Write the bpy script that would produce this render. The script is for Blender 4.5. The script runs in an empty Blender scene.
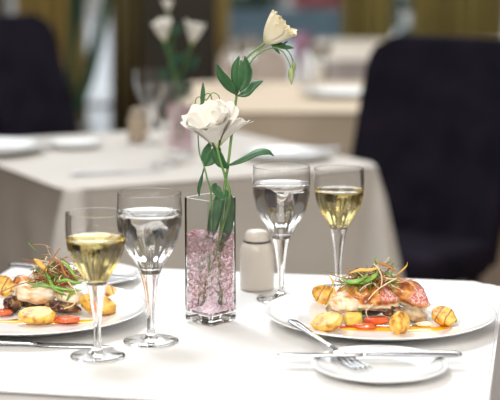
import bpy, bmesh, math, random
from mathutils import Vector, Matrix, noise
PI = math.pi
R = math.radians
C = bpy.context.scene.collection
SC = bpy.context.scene

# ------------------------------------------------------------------ camera
F_PX, TILT, EYE = 1530.0, R(9.28), 1.225
cd = bpy.data.cameras.new('camera'); cam = bpy.data.objects.new('camera', cd); C.objects.link(cam)
cam.location = (0, 0, EYE); cam.rotation_euler = (PI/2 - TILT, 0, 0)
cd.sensor_width = 36; cd.lens = 36*F_PX/500
cd.clip_start = .05; cd.clip_end = 200
cd.dof.use_dof = True; cd.dof.focus_distance = 1.95; cd.dof.aperture_fstop = 3.9
SC.camera = cam

# ------------------------------------------------------------------ light
W = bpy.data.worlds.new('daylight'); SC.world = W; W.use_nodes = True
bg = W.node_tree.nodes['Background']; bg.inputs[0].default_value = (1, .92, .83, 1); bg.inputs[1].default_value = .36

def area(name, loc, target, sx, sy, power, col):
    l = bpy.data.lights.new(name, 'AREA'); l.shape = 'RECTANGLE'; l.size = sx; l.size_y = sy
    l.energy = power; l.color = col
    o = bpy.data.objects.new(name, l); C.objects.link(o); o.location = loc
    o.rotation_euler = (Vector(target) - Vector(loc)).to_track_quat('-Z', 'Y').to_euler()
    return o
area('assumed_overhead_key', (-.55, 2.75, 2.95), (0, 1.9, .75), .7, .7, 31, (.92, .96, 1))  # assumed overhead lamp for the front table; no skylight is built
area('assumed_side_fill', (2.9, .6, 1.9), (.2, 2.6, .7), 1.6, 1.4, 14, (1, .97, .94))  # soft fill assumed from the right side, where no window stands
area('front_fill_light', (-.5, -.1, 2.0), (.05, 1.85, .75), 1.2, .8, 4.2, (1, .96, .90)).data.spread = R(50)  # added fill from the camera side, narrowed onto the front table
area('back_fill_light', (.2, 7.0, 2.85), (.1, 8.8, .6), 2.4, .8, 34, (1, .95, .86))  # added fill that brightens the curtains and the back of the room
area('outdoor_daylight_fill', (0, 20, 9), (0, 18, 0), 22, 14, 1500, (.88, .95, 1))  # added area lamp standing in for daylight on the paving
area('rear_table_fill', (.3, 5.2, 2.9), (.1, 4.4, .7), 2.0, 2.0, 34, (.90, .95, 1))  # added lamp that brightens the tabletops behind

vs = SC.view_settings
vs.view_transform = 'Standard'; vs.look = 'None'; vs.exposure = 0.25; vs.gamma = 1; vs.use_curve_mapping = False
cy = SC.cycles
cy.use_denoising = True; cy.max_bounces = 24; cy.transmission_bounces = 20; cy.glossy_bounces = 6
cy.diffuse_bounces = 4; cy.transparent_max_bounces = 16; cy.sample_clamp_indirect = 6
cy.caustics_refractive = True; cy.caustics_reflective = False; cy.blur_glossy = .3

# ------------------------------------------------------------------ helpers
def at(px, py, Y):
    """world point at distance Y seen in direction (px, py) of the 500x400 frame"""
    a = math.atan((py - 200)/F_PX) + TILT
    z = -Y*math.tan(a)
    ax = Y*math.cos(TILT) - z*math.sin(TILT)
    return Vector(((px - 250)/F_PX*ax, Y, EYE + z))

def link(name, me, mats, parent=None, smooth=True):
    o = bpy.data.objects.new(name, me); C.objects.link(o)
    if not isinstance(mats, (list, tuple)): mats = [mats]
    for m in mats: me.materials.append(m)
    if smooth:
        for p in me.polygons: p.use_smooth = True
    if parent: o.parent = parent
    return o
def mesh(name, v, f, mats, parent=None, smooth=True, mi=None):
    me = bpy.data.meshes.new(name); me.from_pydata([tuple(p) for p in v], [], f)
    bm = bmesh.new(); bm.from_mesh(me); bmesh.ops.recalc_face_normals(bm, faces=bm.faces) if mi is None else None
    if mi is None: bm.to_mesh(me)
    bm.free()
    o = link(name, me, mats, parent, smooth)
    if mi: 
        for p, k in zip(me.polygons, mi): p.material_index = k
    me.update()
    return o
def tag(o, label, cat, group=None, kind=None):
    o['label'] = label; o['category'] = cat
    if group: o['group'] = group
    if kind: o['kind'] = kind
    return o
def thing(name, label, cat, loc=(0, 0, 0), rz=0, group=None):
    o = bpy.data.objects.new(name, None); C.objects.link(o); o.location = loc; o.rotation_euler = (0, 0, rz)
    o.empty_display_size = .05
    return tag(o, label, cat, group)
def structure(o): o['kind'] = 'structure'; return o
def dup(root, loc, rz, label, group=None):
    r = root.copy(); C.objects.link(r); r.location = loc; r.rotation_euler = (0, 0, rz); r['label'] = label
    if group: r['group'] = group
    for ch in list(root.children):
        c = ch.copy(); C.objects.link(c); c.parent = r
        for g in ch.children:
            d = g.copy(); C.objects.link(d); d.parent = c
    return r
def lathe(name, prof, mats, parent=None, seg=64, mod=None, close=False):
    """prof: list of (r, z)"""
    v, f, rings = [], [], []
    for (r, z) in prof:
        if r < 1e-6: rings.append([len(v)]); v.append((0, 0, z)); continue
        ids = []
        for k in range(seg):
            a = 2*PI*k/seg; rr, zz = (r, z) if mod is None else mod(r, z, a)
            ids.append(len(v)); v.append((rr*math.cos(a), rr*math.sin(a), zz))
        rings.append(ids)
    pairs = list(zip(rings, rings[1:])) + ([(rings[-1], rings[0])] if close else [])
    for A, B in pairs:
        for k in range(seg):
            j = (k+1) % seg
            if len(A) == 1 and len(B) == 1: continue
            if len(A) == 1: f.append((A[0], B[k], B[j]))
            elif len(B) == 1: f.append((A[j], A[k], B[0]))
            else: f.append((A[k], B[k], B[j], A[j]))
    return mesh(name, v, f, mats, parent)
def box(name, x0, x1, y0, y1, z0, z1, m, parent=None, bev=0.0, seg=3):
    bm = bmesh.new(); bmesh.ops.create_cube(bm, size=1)
    for q in bm.verts: q.co = ((q.co.x+.5)*(x1-x0)+x0, (q.co.y+.5)*(y1-y0)+y0, (q.co.z+.5)*(z1-z0)+z0)
    if bev: bmesh.ops.bevel(bm, geom=bm.edges[:], offset=bev, segments=seg, profile=.5, affect='EDGES')
    me = bpy.data.meshes.new(name); bm.to_mesh(me); bm.free()
    return link(name, me, m, parent, smooth=bev > 0)
def cat_rom(P, n=6):
    P = [Vector(p) for p in P]
    if len(P) < 3:
        return [P[0].lerp(P[1], i/n) for i in range(n+1)]
    Q = [P[0]*2-P[1]] + P + [P[-1]*2-P[-2]]; out = []
    for i in range(1, len(Q)-2):
        for k in range(n):
            t = k/n; a, b, c, d = Q[i-1:i+3]
            out.append(.5*((2*b)+(c-a)*t+(2*a-5*b+4*c-d)*t*t+(-a+3*b-3*c+d)*t**3))
    out.append(P[-1]); return out
def tube_data(path, rad, seg=8):
    v, f = [], []; n = len(path); ref = None
    for i, p in enumerate(path):
        t = (path[min(i+1, n-1)] - path[max(i-1, 0)]).normalized()
        if ref is None: ref = t.orthogonal().normalized()
        ref = (ref - t*ref.dot(t)).normalized(); b = t.cross(ref)
        r = rad(i/(n-1)) if callable(rad) else rad
        for k in range(seg):
            a = 2*PI*k/seg; v.append(p + (ref*math.cos(a)+b*math.sin(a))*r)
    for i in range(n-1):
        for k in range(seg):
            j = (k+1) % seg; f.append((i*seg+k, i*seg+j, (i+1)*seg+j, (i+1)*seg+k))
    f.append(tuple(range(seg))[::-1]); f.append(tuple((n-1)*seg+k for k in range(seg)))
    return v, f
def tube(name, pts, rad, m, parent=None, seg=8, n=6, off=(0, 0, 0)):
    path = [p - Vector(off) for p in cat_rom(pts, n)]
    v, f = tube_data(path, rad, seg)
    return mesh(name, v, f, m, parent)

# ------------------------------------------------------------------ materials
def mat(name, col, rough=.5, metal=0, **kw):
    m = bpy.data.materials.new(name); m.use_nodes = True; b = m.node_tree.nodes['Principled BSDF']
    b.inputs['Base Color'].default_value = (*col, 1); b.inputs['Roughness'].default_value = rough
    b.inputs['Metallic'].default_value = metal
    for k, v in kw.items(): b.inputs[k.replace('_', ' ')].default_value = v
    return m
def nodes(m): return m.node_tree.nodes, m.node_tree.links, m.node_tree.nodes['Principled BSDF']
def coords(m, scale=(1, 1, 1)):
    N, L, b = nodes(m); t = N.new('ShaderNodeTexCoord'); mp = N.new('ShaderNodeMapping')
    mp.inputs['Scale'].default_value = scale; L.new(t.outputs['Object'], mp.inputs[0]); return mp.outputs[0]
def noisy(name, stops, scale, rough=.5, bump=0, detail=5, vec=(1, 1, 1), bdist=.002, **kw):
    m = mat(name, stops[0][1], rough, **kw); N, L, b = nodes(m); c = coords(m, vec)
    n = N.new('ShaderNodeTexNoise'); n.inputs['Scale'].default_value = scale; n.inputs['Detail'].default_value = detail
    L.new(c, n.inputs['Vector']); r = N.new('ShaderNodeValToRGB'); L.new(n.outputs['Fac'], r.inputs[0])
    while len(r.color_ramp.elements) < len(stops): r.color_ramp.elements.new(.5)
    for e, (p, col) in zip(r.color_ramp.elements, stops): e.position = p; e.color = (*col, 1)
    L.new(r.outputs[0], b.inputs['Base Color'])
    if bump:
        bp = N.new('ShaderNodeBump'); bp.inputs['Strength'].default_value = bump; bp.inputs['Distance'].default_value = bdist
        L.new(n.outputs['Fac'], bp.inputs['Height']); L.new(bp.outputs[0], b.inputs['Normal'])
    m['ramp'] = r.name
    return m
def mix_over(m, fac_socket, col):
    """mix a colour over what feeds the base colour"""
    N, L, b = nodes(m); src = b.inputs['Base Color'].links[0].from_socket
    x = N.new('ShaderNodeMix'); x.data_type = 'RGBA'
    L.new(fac_socket, x.inputs[0]); L.new(src, x.inputs[6]); x.inputs[7].default_value = (*col, 1)
    L.new(x.outputs[2], b.inputs['Base Color'])
def ramp_of(m, sock, p0, p1, rev=False):
    N, L, b = nodes(m); r = N.new('ShaderNodeValToRGB'); e = r.color_ramp.elements
    e[0].position = p0; e[1].position = p1
    if rev: e[0].color = (1, 1, 1, 1); e[1].color = (0, 0, 0, 1)
    L.new(sock, r.inputs[0]); return r.outputs[0]

def linen(name, c0, c1):
    m = noisy(name, [(.3, c0), (.7, c1)], 9, .9, 0)
    N, L, b = nodes(m); c = coords(m); b.inputs['Specular IOR Level'].default_value = .15
    w = N.new('ShaderNodeTexNoise'); w.inputs['Scale'].default_value = 420; L.new(c, w.inputs['Vector'])
    w2 = N.new('ShaderNodeTexNoise'); w2.inputs['Scale'].default_value = 14; w2.inputs['Detail'].default_value = 2; L.new(c, w2.inputs['Vector'])
    bp = N.new('ShaderNodeBump'); bp.inputs['Strength'].default_value = .25; bp.inputs['Distance'].default_value = .0006
    bp2 = N.new('ShaderNodeBump'); bp2.inputs['Strength'].default_value = .3; bp2.inputs['Distance'].default_value = .008
    L.new(w.outputs[0], bp.inputs['Height']); L.new(w2.outputs[0], bp2.inputs['Height'])
    L.new(bp2.outputs[0], bp.inputs['Normal']); L.new(bp.outputs[0], b.inputs['Normal'])
    return m
M = {}
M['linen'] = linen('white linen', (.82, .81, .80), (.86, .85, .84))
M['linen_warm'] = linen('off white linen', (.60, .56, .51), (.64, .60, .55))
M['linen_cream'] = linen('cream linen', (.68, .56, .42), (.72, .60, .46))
M['velvet'] = noisy('plum velvet', [(.35, (.010, .009, .015)), (.7, (.020, .015, .026))], 9, 1, .2, Specular_IOR_Level=.08)
M['dark_wood'] = noisy('dark wood', [(.3, (.02, .012, .008)), (.7, (.05, .03, .018))], 6, .5, vec=(1, 8, 8))
M['steel'] = mat('polished steel', (.60, .60, .63), .12, 1)
M['porcelain'] = mat('white porcelain', (.88, .88, .87), .12, Coat_Weight=.3)
M['line'] = mat('grey glaze line', (.38, .40, .48), .3)
M['glass'] = mat('clear glass', (1, 1, 1), 0, Transmission_Weight=1, IOR=1.38)
M['thick_glass'] = mat('thick vase glass', (.97, .985, .98), 0.02, Transmission_Weight=1, IOR=1.38)
M['water'] = mat('water', (1, 1, 1), 0, Transmission_Weight=1, IOR=1.33)
M['wine'] = mat('white wine', (.97, .85, .38), 0, Transmission_Weight=1, IOR=1.34)
M['gel'] = noisy('pink gel', [(.32, (.88, .50, .60)), (.5, (.97, .72, .79)), (.68, (1, .95, .97))], 210, .05, .8, bdist=.003, detail=3, Transmission_Weight=.90, IOR=1.14)
M['rubber'] = mat('black band', (.02, .02, .03), .4)
M['ceramic'] = mat('cream ceramic', (.66, .60, .53), .25)
M['stem'] = noisy('green stem', [(.3, (.10, .22, .05)), (.7, (.18, .34, .10))], 60, .45)
M['leaf'] = noisy('dark leaf', [(.3, (.020, .085, .028)), (.7, (.055, .16, .06))], 40, .45, .3)
M['leaf_dark'] = noisy('deep green leaf', [(.3, (.012, .05, .03)), (.7, (.03, .10, .05))], 12, .5, .3)  # deeper green of the palm, outdoor foliage and rear bouquet leaves
M['petal'] = noisy('white petal', [(.3, (.76, .72, .64)), (.75, (.86, .84, .79))], 30, .6, .15, vec=(1, 1, .3), Subsurface_Weight=.15, Subsurface_Radius=(.01, .01, .006))
M['petal_cream'] = noisy('cream petal', [(.3, (.80, .70, .46)), (.75, (.90, .84, .66))], 40, .6, .15, Subsurface_Weight=.15, Subsurface_Radius=(.01, .01, .006))
for _k, _c in (('petal', (.62, .66, .22)), ('petal_cream', (.50, .56, .16))):
    N_, L_, b_ = nodes(M[_k]); at_ = N_.new('ShaderNodeAttribute'); at_.attribute_name = 'along'
    mix_over(M[_k], ramp_of(M[_k], at_.outputs['Fac'], .02, .34, True), _c)
M['bud'] = noisy('pale green bud', [(.3, (.12, .25, .05)), (.7, (.45, .5, .25))], 50, .5)
M['curtain'] = noisy('olive curtain', [(.3, (.18, .145, .04)), (.7, (.28, .225, .07))], 3, .9, vec=(14, 1, .3))
M['curtain_brown'] = noisy('brown curtain', [(.3, (.14, .11, .045)), (.7, (.20, .16, .07))], 3, .9, vec=(14, 1, .3))
M['curtain_gold'] = noisy('mustard curtain', [(.3, (.30, .22, .065)), (.7, (.44, .33, .11))], 3, .9, vec=(14, 1, .3))
M['column'] = noisy('dark column', [(.3, (.026, .022, .016)), (.7, (.036, .030, .022))], 4, .7)
M['wall'] = noisy('taupe plaster', [(.3, (.20, .17, .14)), (.7, (.24, .21, .17))], 5, .8)
M['frame'] = mat('window frame paint', (.25, .27, .28), .5)
M['pane'] = mat('window pane', (1, 1, 1), 0, Transmission_Weight=1, IOR=1.05)
M['floor'] = noisy('brown wood floor', [(.3, (.10, .06, .035)), (.7, (.17, .11, .07))], 2.5, .4, .05, vec=(8, 1, 1))
M['paving'] = noisy('pale paving', [(.35, (.42, .47, .52)), (.5, (.62, .66, .70)), (.68, (.80, .84, .88))], .9, .8)
M['bluebox'] = mat('steel blue paint', (.17, .27, .35), .5)
M['pinkflower'] = noisy('pink red blossoms', [(.3, (.55, .08, .10)), (.7, (.75, .30, .32))], 9, .7)
M['cream_leather'] = mat('cream upholstery', (.62, .52, .44), .6)
M['mauve'] = mat('mauve cloth', (.28, .13, .20), .8)
M['pot'] = mat('grey pot', (.2, .2, .2), .6)
M['napkin'] = mat('white napkin', (.82, .84, .87), .9)
M['beige_ceramic'] = mat('beige ceramic', (.45, .36, .26), .5)

# ------------------------------------------------------------------ setting
structure(box('floor', -4.5, 4.5, -1.5, 9.1, -.05, 0, M['floor']))
structure(box('ground', -30, 30, 9.12, 70, -.2, -.12, M['paving']))
WY = 9.0
structure(box('wall_back', -4.5, -1.46, WY, WY+.12, 0, 3.0, M['wall']))
structure(box('wall_back', 1.62, 4.5, WY, WY+.12, 0, 3.0, M['wall']))
structure(box('wall_back', -1.46, 1.62, WY, WY+.12, 2.6, 3.0, M['wall']))
structure(box('wall_left', -4.62, -4.5, -1.5, 9.1, 0, 3.0, M['wall']))
structure(box('wall_right', 4.5, 4.62, 3.2, 9.1, 0, 3.0, M['wall']))
structure(box('pillar', -.60, -.20, WY-.35, WY-.002, 0, 2.995, M['column']))
structure(box('window_sill', -1.458, 1.618, WY-.02, WY+.118, .002, .08, M['frame']))
def window(n, x0, x1, bars):
    w = 0.035
    me_v, me_f = [], []
    def bx(a, b, c, d):
        k = len(me_v)
        for z in (c, d):
            for (x, y) in ((a, WY+.03), (b, WY+.03), (b, WY+.08), (a, WY+.08)): me_v.append((x, y, z))
        me_f.extend([(k, k+1, k+2, k+3), (k+4, k+5, k+6, k+7), (k, k+1, k+5, k+4), (k+1, k+2, k+6, k+5), (k+2, k+3, k+7, k+6), (k+3, k, k+4, k+7)])
    for x in [x0] + bars + [x1-w]: bx(x, x+w, .082, 2.598)
    bx(x0, x1, .082, .082+w); bx(x0, x1, 2.598-w, 2.598); bx(x0, x1, .30, .33)
    fr = structure(mesh('window_%d' % n, me_v, me_f, M['frame'], smooth=False))
    box('pane', x0+w, x1-w, WY+.05, WY+.056, .12, 2.56, M['pane'], fr)
window(1, -1.458, -.62, [-1.0])
window(2, -.18, .62, [])
window(3, .66, 1.618, [1.2])

def curtain(x0, x1, y, m, folds, label, seed):
    rnd = random.Random(seed); n = folds*10; v, f = [], []
    ph = rnd.random()*6
    for i in range(n+1):
        t = i/n; x = x0+(x1-x0)*t
        for j, z in enumerate((.02, .8, 1.6, 2.58)):
            yy = y + .035*math.sin(t*folds*2*PI+ph) + .012*math.sin(t*folds*4.7+ph*2)
            v.append((x + .008*math.sin(3*z+ph), yy, z))
    for i in range(n):
        for j in range(3): a = i*4+j; f.append((a, a+4, a+5, a+1))
    o = mesh('curtain', v, f, m); s = o.modifiers.new('thick', 'SOLIDIFY'); s.thickness = .008
    return tag(o, label, 'curtain')
curtain(-1.34, -.955, WY-.22, M['curtain_gold'], 5, 'mustard curtain hanging just beside the plum chair at the window', 1)
curtain(-.80, -.605, WY-.22, M['curtain_brown'], 3, 'brown olive curtain between the bright window gap and dark pillar', 2)
curtain(-.195, -.12, WY-.22, M['curtain_gold'], 2, 'narrow brown curtain edge on the far side of the dark pillar', 3)
curtain(.53, .815, WY-.22, M['curtain'], 4, 'olive curtain between the blue grey window and the narrow gap', 4)
curtain(.925, 1.455, WY-.22, M['curtain'], 7, 'wide olive curtain hanging above the large navy chair', 5)

# outside the window
pl = thing('planter', 'steel blue trough planter with pink flowers outside the window', 'planter', (.22, 12.2, -.12))
box('trough', -.62, .62, -.2, .2, .62, .885, M['bluebox'], pl, .01)
for sx in (-.5, .5):
    box('leg', sx-.03, sx+.03, -.15, .15, 0, .62, M['bluebox'], pl, .005)
def blob_mass(name, c, s, n, r, m, parent, seed):
    rnd = random.Random(seed); v, f = [], []
    for _ in range(n):
        p = Vector((c[0]+rnd.uniform(-1, 1)*s[0], c[1]+rnd.uniform(-1, 1)*s[1], c[2]+rnd.uniform(-1, 1)*s[2]))
        bm = bmesh.new(); bmesh.ops.create_icosphere(bm, subdivisions=1, radius=r*rnd.uniform(.7, 1.2)); k = len(v)
        for q in bm.verts: v.append(q.co+p)
        for g in bm.faces: f.append(tuple(k+q.index for q in g.verts))
        bm.free()
    return mesh(name, v, f, m, parent)
o = blob_mass('blossoms', (.36, 0, .97), (.24, .12, .06), 60, .045, M['pinkflower'], pl, 4); o['kind'] = 'stuff'
o = blob_mass('foliage', (-.28, 0, .95), (.3, .12, .05), 60, .045, M['leaf_dark'], pl, 5); o['kind'] = 'stuff'

sh = thing('shrub', 'dark green shrub outside the narrow gap between the olive curtains', 'shrub', (1.22, 13.0, -.12))
o = blob_mass('foliage', (0, 0, .66), (.17, .15, .34), 38, .05, M['leaf_dark'], sh, 15); o['kind'] = 'stuff'
box('trunk', -.02, .02, -.02, .02, 0, .5, M['dark_wood'], sh, .004)
# palm by the left window
def strip(name, P, width, m, parent=None, up=(0, 0, 1), cup=.15, nseg=6, thick=.0006, off=(0, 0, 0), wave=0, side=None):
    path = [p-Vector(off) for p in cat_rom(P, nseg)]; n = len(path); v, f = [], []
    for i, p in enumerate(path):
        t = (path[min(i+1, n-1)]-path[max(i-1, 0)]).normalized(); s = i/(n-1)
        sd = Vector(side) if side else t.cross(Vector(up))
        sd = (sd - t*sd.dot(t)); sd = sd.normalized() if sd.length > 1e-5 else t.orthogonal().normalized()
        nr = sd.cross(t).normalized(); w = width(s) if callable(width) else width*math.sin(PI*min(max(s, .03), .985))**.75
        for k, u in enumerate((-1, -.5, 0, .5, 1)):
            v.append(p + sd*w*u*.5 + nr*(cup*w*(u*u) + wave*w*math.sin(s*14+u*3)*abs(u)))
    for i in range(n-1):
        for k in range(4): a = i*5+k; f.append((a, a+1, a+6, a+5))
    o = mesh(name, v, f, m, parent)
    s = o.modifiers.new('thick', 'SOLIDIFY'); s.thickness = thick
    return o
palm = thing('potted_palm', 'dark green arching leaf plant in front of the bright window gap', 'plant', (-1.00, 8.35, 0))
lathe('pot', [(0, .002), (.10, .002), (.13, .28), (.115, .28), (.11, .25), (0, .25)], M['pot'], palm, 24)
rnd = random.Random(3)
for i in range(7):
    a = rnd.uniform(-.9, .9); rr = rnd.uniform(.08, .30); h = rnd.uniform(.85, 1.5)
    P = [Vector((0, 0, .24)), Vector((rr*.25*math.cos(a), rr*.25*math.sin(a), .24+h*.5)), Vector((rr*.6*math.cos(a), rr*.6*math.sin(a), .24+h*.85)), Vector((rr*math.cos(a), rr*math.sin(a), .24+h))]
    strip('leaf', P, .055, M['leaf_dark'], palm, side=(math.sin(a), -math.cos(a), 0), thick=.002)
strip('leaf', [Vector((0, 0, .24)), Vector((.09, -.02, .45)), Vector((.19, -.03, .80)), Vector((.27, -.03, 1.15))], .07, M['leaf_dark'], palm, side=(1, 0, 0), thick=.002)

# ------------------------------------------------------------------ tables
def make_table(name, label, cloth_label, loc, rz, wx, wy, cm, drop=.62, flare=.05, fold=.012, nf=9, seed=1, corner=.02, cornerflare=.06, group=None):
    t = thing(name, label, 'table', (loc[0], loc[1], 0), rz, group)
    box('tabletop', -wx/2+.012, wx/2-.012, -wy/2+.012, wy/2-.012, .715, .743, M['dark_wood'], t, .003)
    for sx in (-1, 1):
        for sy in (-1, 1):
            X, Y = sx*(wx/2-.07), sy*(wy/2-.07)
            box('leg', X-.025, X+.025, Y-.025, Y+.025, .002, .714, M['dark_wood'], t, .004)
    # cloth
    hx, hy = wx/2, wy/2; per = []
    rnd = random.Random(seed); nn = 40; r = corner
    def edge(ax, ay, bx, by):
        for i in range(nn):
            s = i/nn; per.append((ax+(bx-ax)*s, ay+(by-ay)*s, None))
    segs = [((hx-r, -hy), (-hx+r, -hy)), ((-hx, -hy+r), (-hx, hy-r)), ((-hx+r, hy), (hx-r, hy)), ((hx, hy-r), (hx, -hy+r))]
    cents = [(-hx+r, -hy+r, -PI/2), (-hx+r, hy-r, PI), (hx-r, hy-r, PI/2), (hx-r, -hy+r, 0)]
    for (a, b), (cx_, cy_, a0) in zip(segs, cents):
        L0 = math.hypot(b[0]-a[0], b[1]-a[1]); nx, ny = (a[1]-b[1])/L0, (b[0]-a[0])/L0
        nx, ny = -nx, -ny
        for i in range(nn):
            s = i/nn; per.append((a[0]+(b[0]-a[0])*s, a[1]+(b[1]-a[1])*s, nx, ny, min(s, 1-s)*2))
        for i in range(8):
            an = a0 - (PI/2)*i/8; per.append((cx_+r*math.cos(an), cy_+r*math.sin(an), math.cos(an), math.sin(an), 0))
    n = len(per); v, f = [], []
    ph = [rnd.uniform(0, 6.28) for _ in range(6)]
    top = .75; er = .008
    rows = [(-er, top), (-er*.3, top-er*.12), (0, top-er*.5), (.001, top-er*1.2)] + [(None, top-er*1.2-(drop-.01)*q/10) for q in range(1, 11)]
    for (off, z) in rows:
        for i, (x, y, nx, ny, s) in enumerate(per):
            q = (top-z)/drop
            if off is None:
                cf = cornerflare*max(0, 1-s*3.2)**1.5
                w = fold*(math.sin(2*PI*nf*i/n*2+ph[0])+.6*math.sin(2*PI*nf*i/n*3.3+ph[1]))*(.3+.7*q)
                o_ = .003 + flare*q + cf*q**.8 + max(w*min(1, q*2.5), -.9*flare*q-.0015)
            else: o_ = off
            v.append((x+nx*o_, y+ny*o_, z))
    for j in range(len(rows)-1):
        for i in range(n): k = (i+1) % n; f.append((j*n+i, j*n+k, (j+1)*n+k, (j+1)*n+i))
    f.append(tuple(range(n)))
    c = mesh('tablecloth', v, f, cm); c.location = (loc[0], loc[1], 0); c.rotation_euler = (0, 0, rz)
    tag(c, cloth_label, 'tablecloth')
    for p in c.data.polygons:
        if len(p.vertices) > 4: p.use_smooth = False
    s = c.modifiers.new('thick', 'SOLIDIFY'); s.thickness = .0015; s.offset = -1
    return t, c
# foreground: centre from corners (-.350,2.281)-(.357,2.157), depth .60
a1 = math.atan2(-.111, .486)*.0 + R(-11.0)
u = Vector((math.cos(a1), math.sin(a1))); w_ = Vector((-math.sin(a1), math.cos(a1)))
c1 = Vector((.360, 2.160)) - u*.36 - w_*.325
make_table('dining_table', 'laid table in front, hidden under a bright white cloth', 'bright white tablecloth under the four wine glasses and dinner plates', c1, a1, .72, .65, M['linen'], .55, .012, .006, 6, 3, .02, .012)
a2 = R(27.8); u = Vector((math.cos(a2), math.sin(a2))); w_ = Vector((-math.sin(a2), math.cos(a2)))
c2 = Vector((-.368, 3.035)) + u*.375 + w_*.43
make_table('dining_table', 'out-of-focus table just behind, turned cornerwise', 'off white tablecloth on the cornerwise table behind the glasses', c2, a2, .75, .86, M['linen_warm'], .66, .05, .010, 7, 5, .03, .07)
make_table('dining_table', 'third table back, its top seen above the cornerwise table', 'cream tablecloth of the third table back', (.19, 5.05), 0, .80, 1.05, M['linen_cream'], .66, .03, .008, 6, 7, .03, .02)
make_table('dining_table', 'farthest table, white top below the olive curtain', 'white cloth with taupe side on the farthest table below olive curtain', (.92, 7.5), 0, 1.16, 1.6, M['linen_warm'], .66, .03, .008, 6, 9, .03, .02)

# ------------------------------------------------------------------ chairs
def make_chair(label, loc, rz, mv, h=.99, seatd=.40, w=.44, name='dining_chair', lean=15):
    t = thing(name, label, 'chair', (loc[0], loc[1], 0), rz)   # faces -Y, back at y=0
    box('seat', -w/2, w/2, -seatd, .02, .38, .475, mv, t, .03, 5)
    # backrest: rounded slab leaning back
    nx, nz = 14, 20; v, f = [], []
    z0 = .40
    def P(i, j, side):
        uu = i/nx*2-1; s = j/nz; z = z0+(h-z0)*s
        hw = w/2
        zc = h-.09
        if z > zc: hw = w/2-.09+math.sqrt(max(0, .09**2-(z-zc)**2))
        if s == 1: hw = w/2-.088
        y = (z-z0)*math.tan(R(lean))+.02*(1-uu*uu)*s*0 + .018*uu*uu*(-1)
        th = .055*(1-.25*s)
        puff = .012*(1-uu**4)*(1-(2*s-1)**4)
        e = .006
        y = y - puff if side == 0 else y+th
        return Vector((uu*hw, y+.0, z))
    for side in (0, 1):
        for j in range(nz+1):
            for i in range(nx+1): v.append(P(i, j, side))
    N_ = (nx+1)*(nz+1)
    for side in (0, 1):
        for j in range(nz):
            for i in range(nx): a = side*N_+j*(nx+1)+i; f.append((a, a+1, a+nx+2, a+nx+1))
    for j in range(nz):
        for i in (0, nx): a = j*(nx+1)+i; f.append((a, a+nx+1, a+nx+1+N_, a+N_))
    for i in range(nx):
        for j in (0, nz): a = j*(nx+1)+i; f.append((a, a+1, a+1+N_, a+N_))
    b = mesh('backrest', v, f, mv, t)
    bv = b.modifiers.new('round', 'BEVEL'); bv.width = .012; bv.segments = 3; bv.limit_method = 'ANGLE'; bv.angle_limit = R(50)
    for sx in (-1, 1):
        for yy in (-seatd+.05, -.02):
            X = sx*(w/2-.04)
            tube('leg', [Vector((X, yy, .385)), Vector((X*1.02, yy+(.03 if yy > -.1 else -.01), .003))], lambda s: .02-.006*s, M['dark_wood'], t, 8, 3)
    return t
make_chair('large navy plum velvet chair beside the cornerwise table', (.440, 4.09), R(-40), M['velvet'], seatd=.35, w=.50)
make_chair('dark plum velvet chair in front of the mustard curtain', (-.735, 5.55), R(57), M['velvet'], lean=17)
make_chair('cream upholstered chair behind the third table', (.02, 6.22), R(4), M['cream_leather'], .84, .38, .30, 'dining_chair', 8)
make_chair('small mauve chair seen past the hanging flower bud', (.275, 6.42), R(80), M['mauve'], .88, .34, .30, 'dining_chair', 6)

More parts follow.
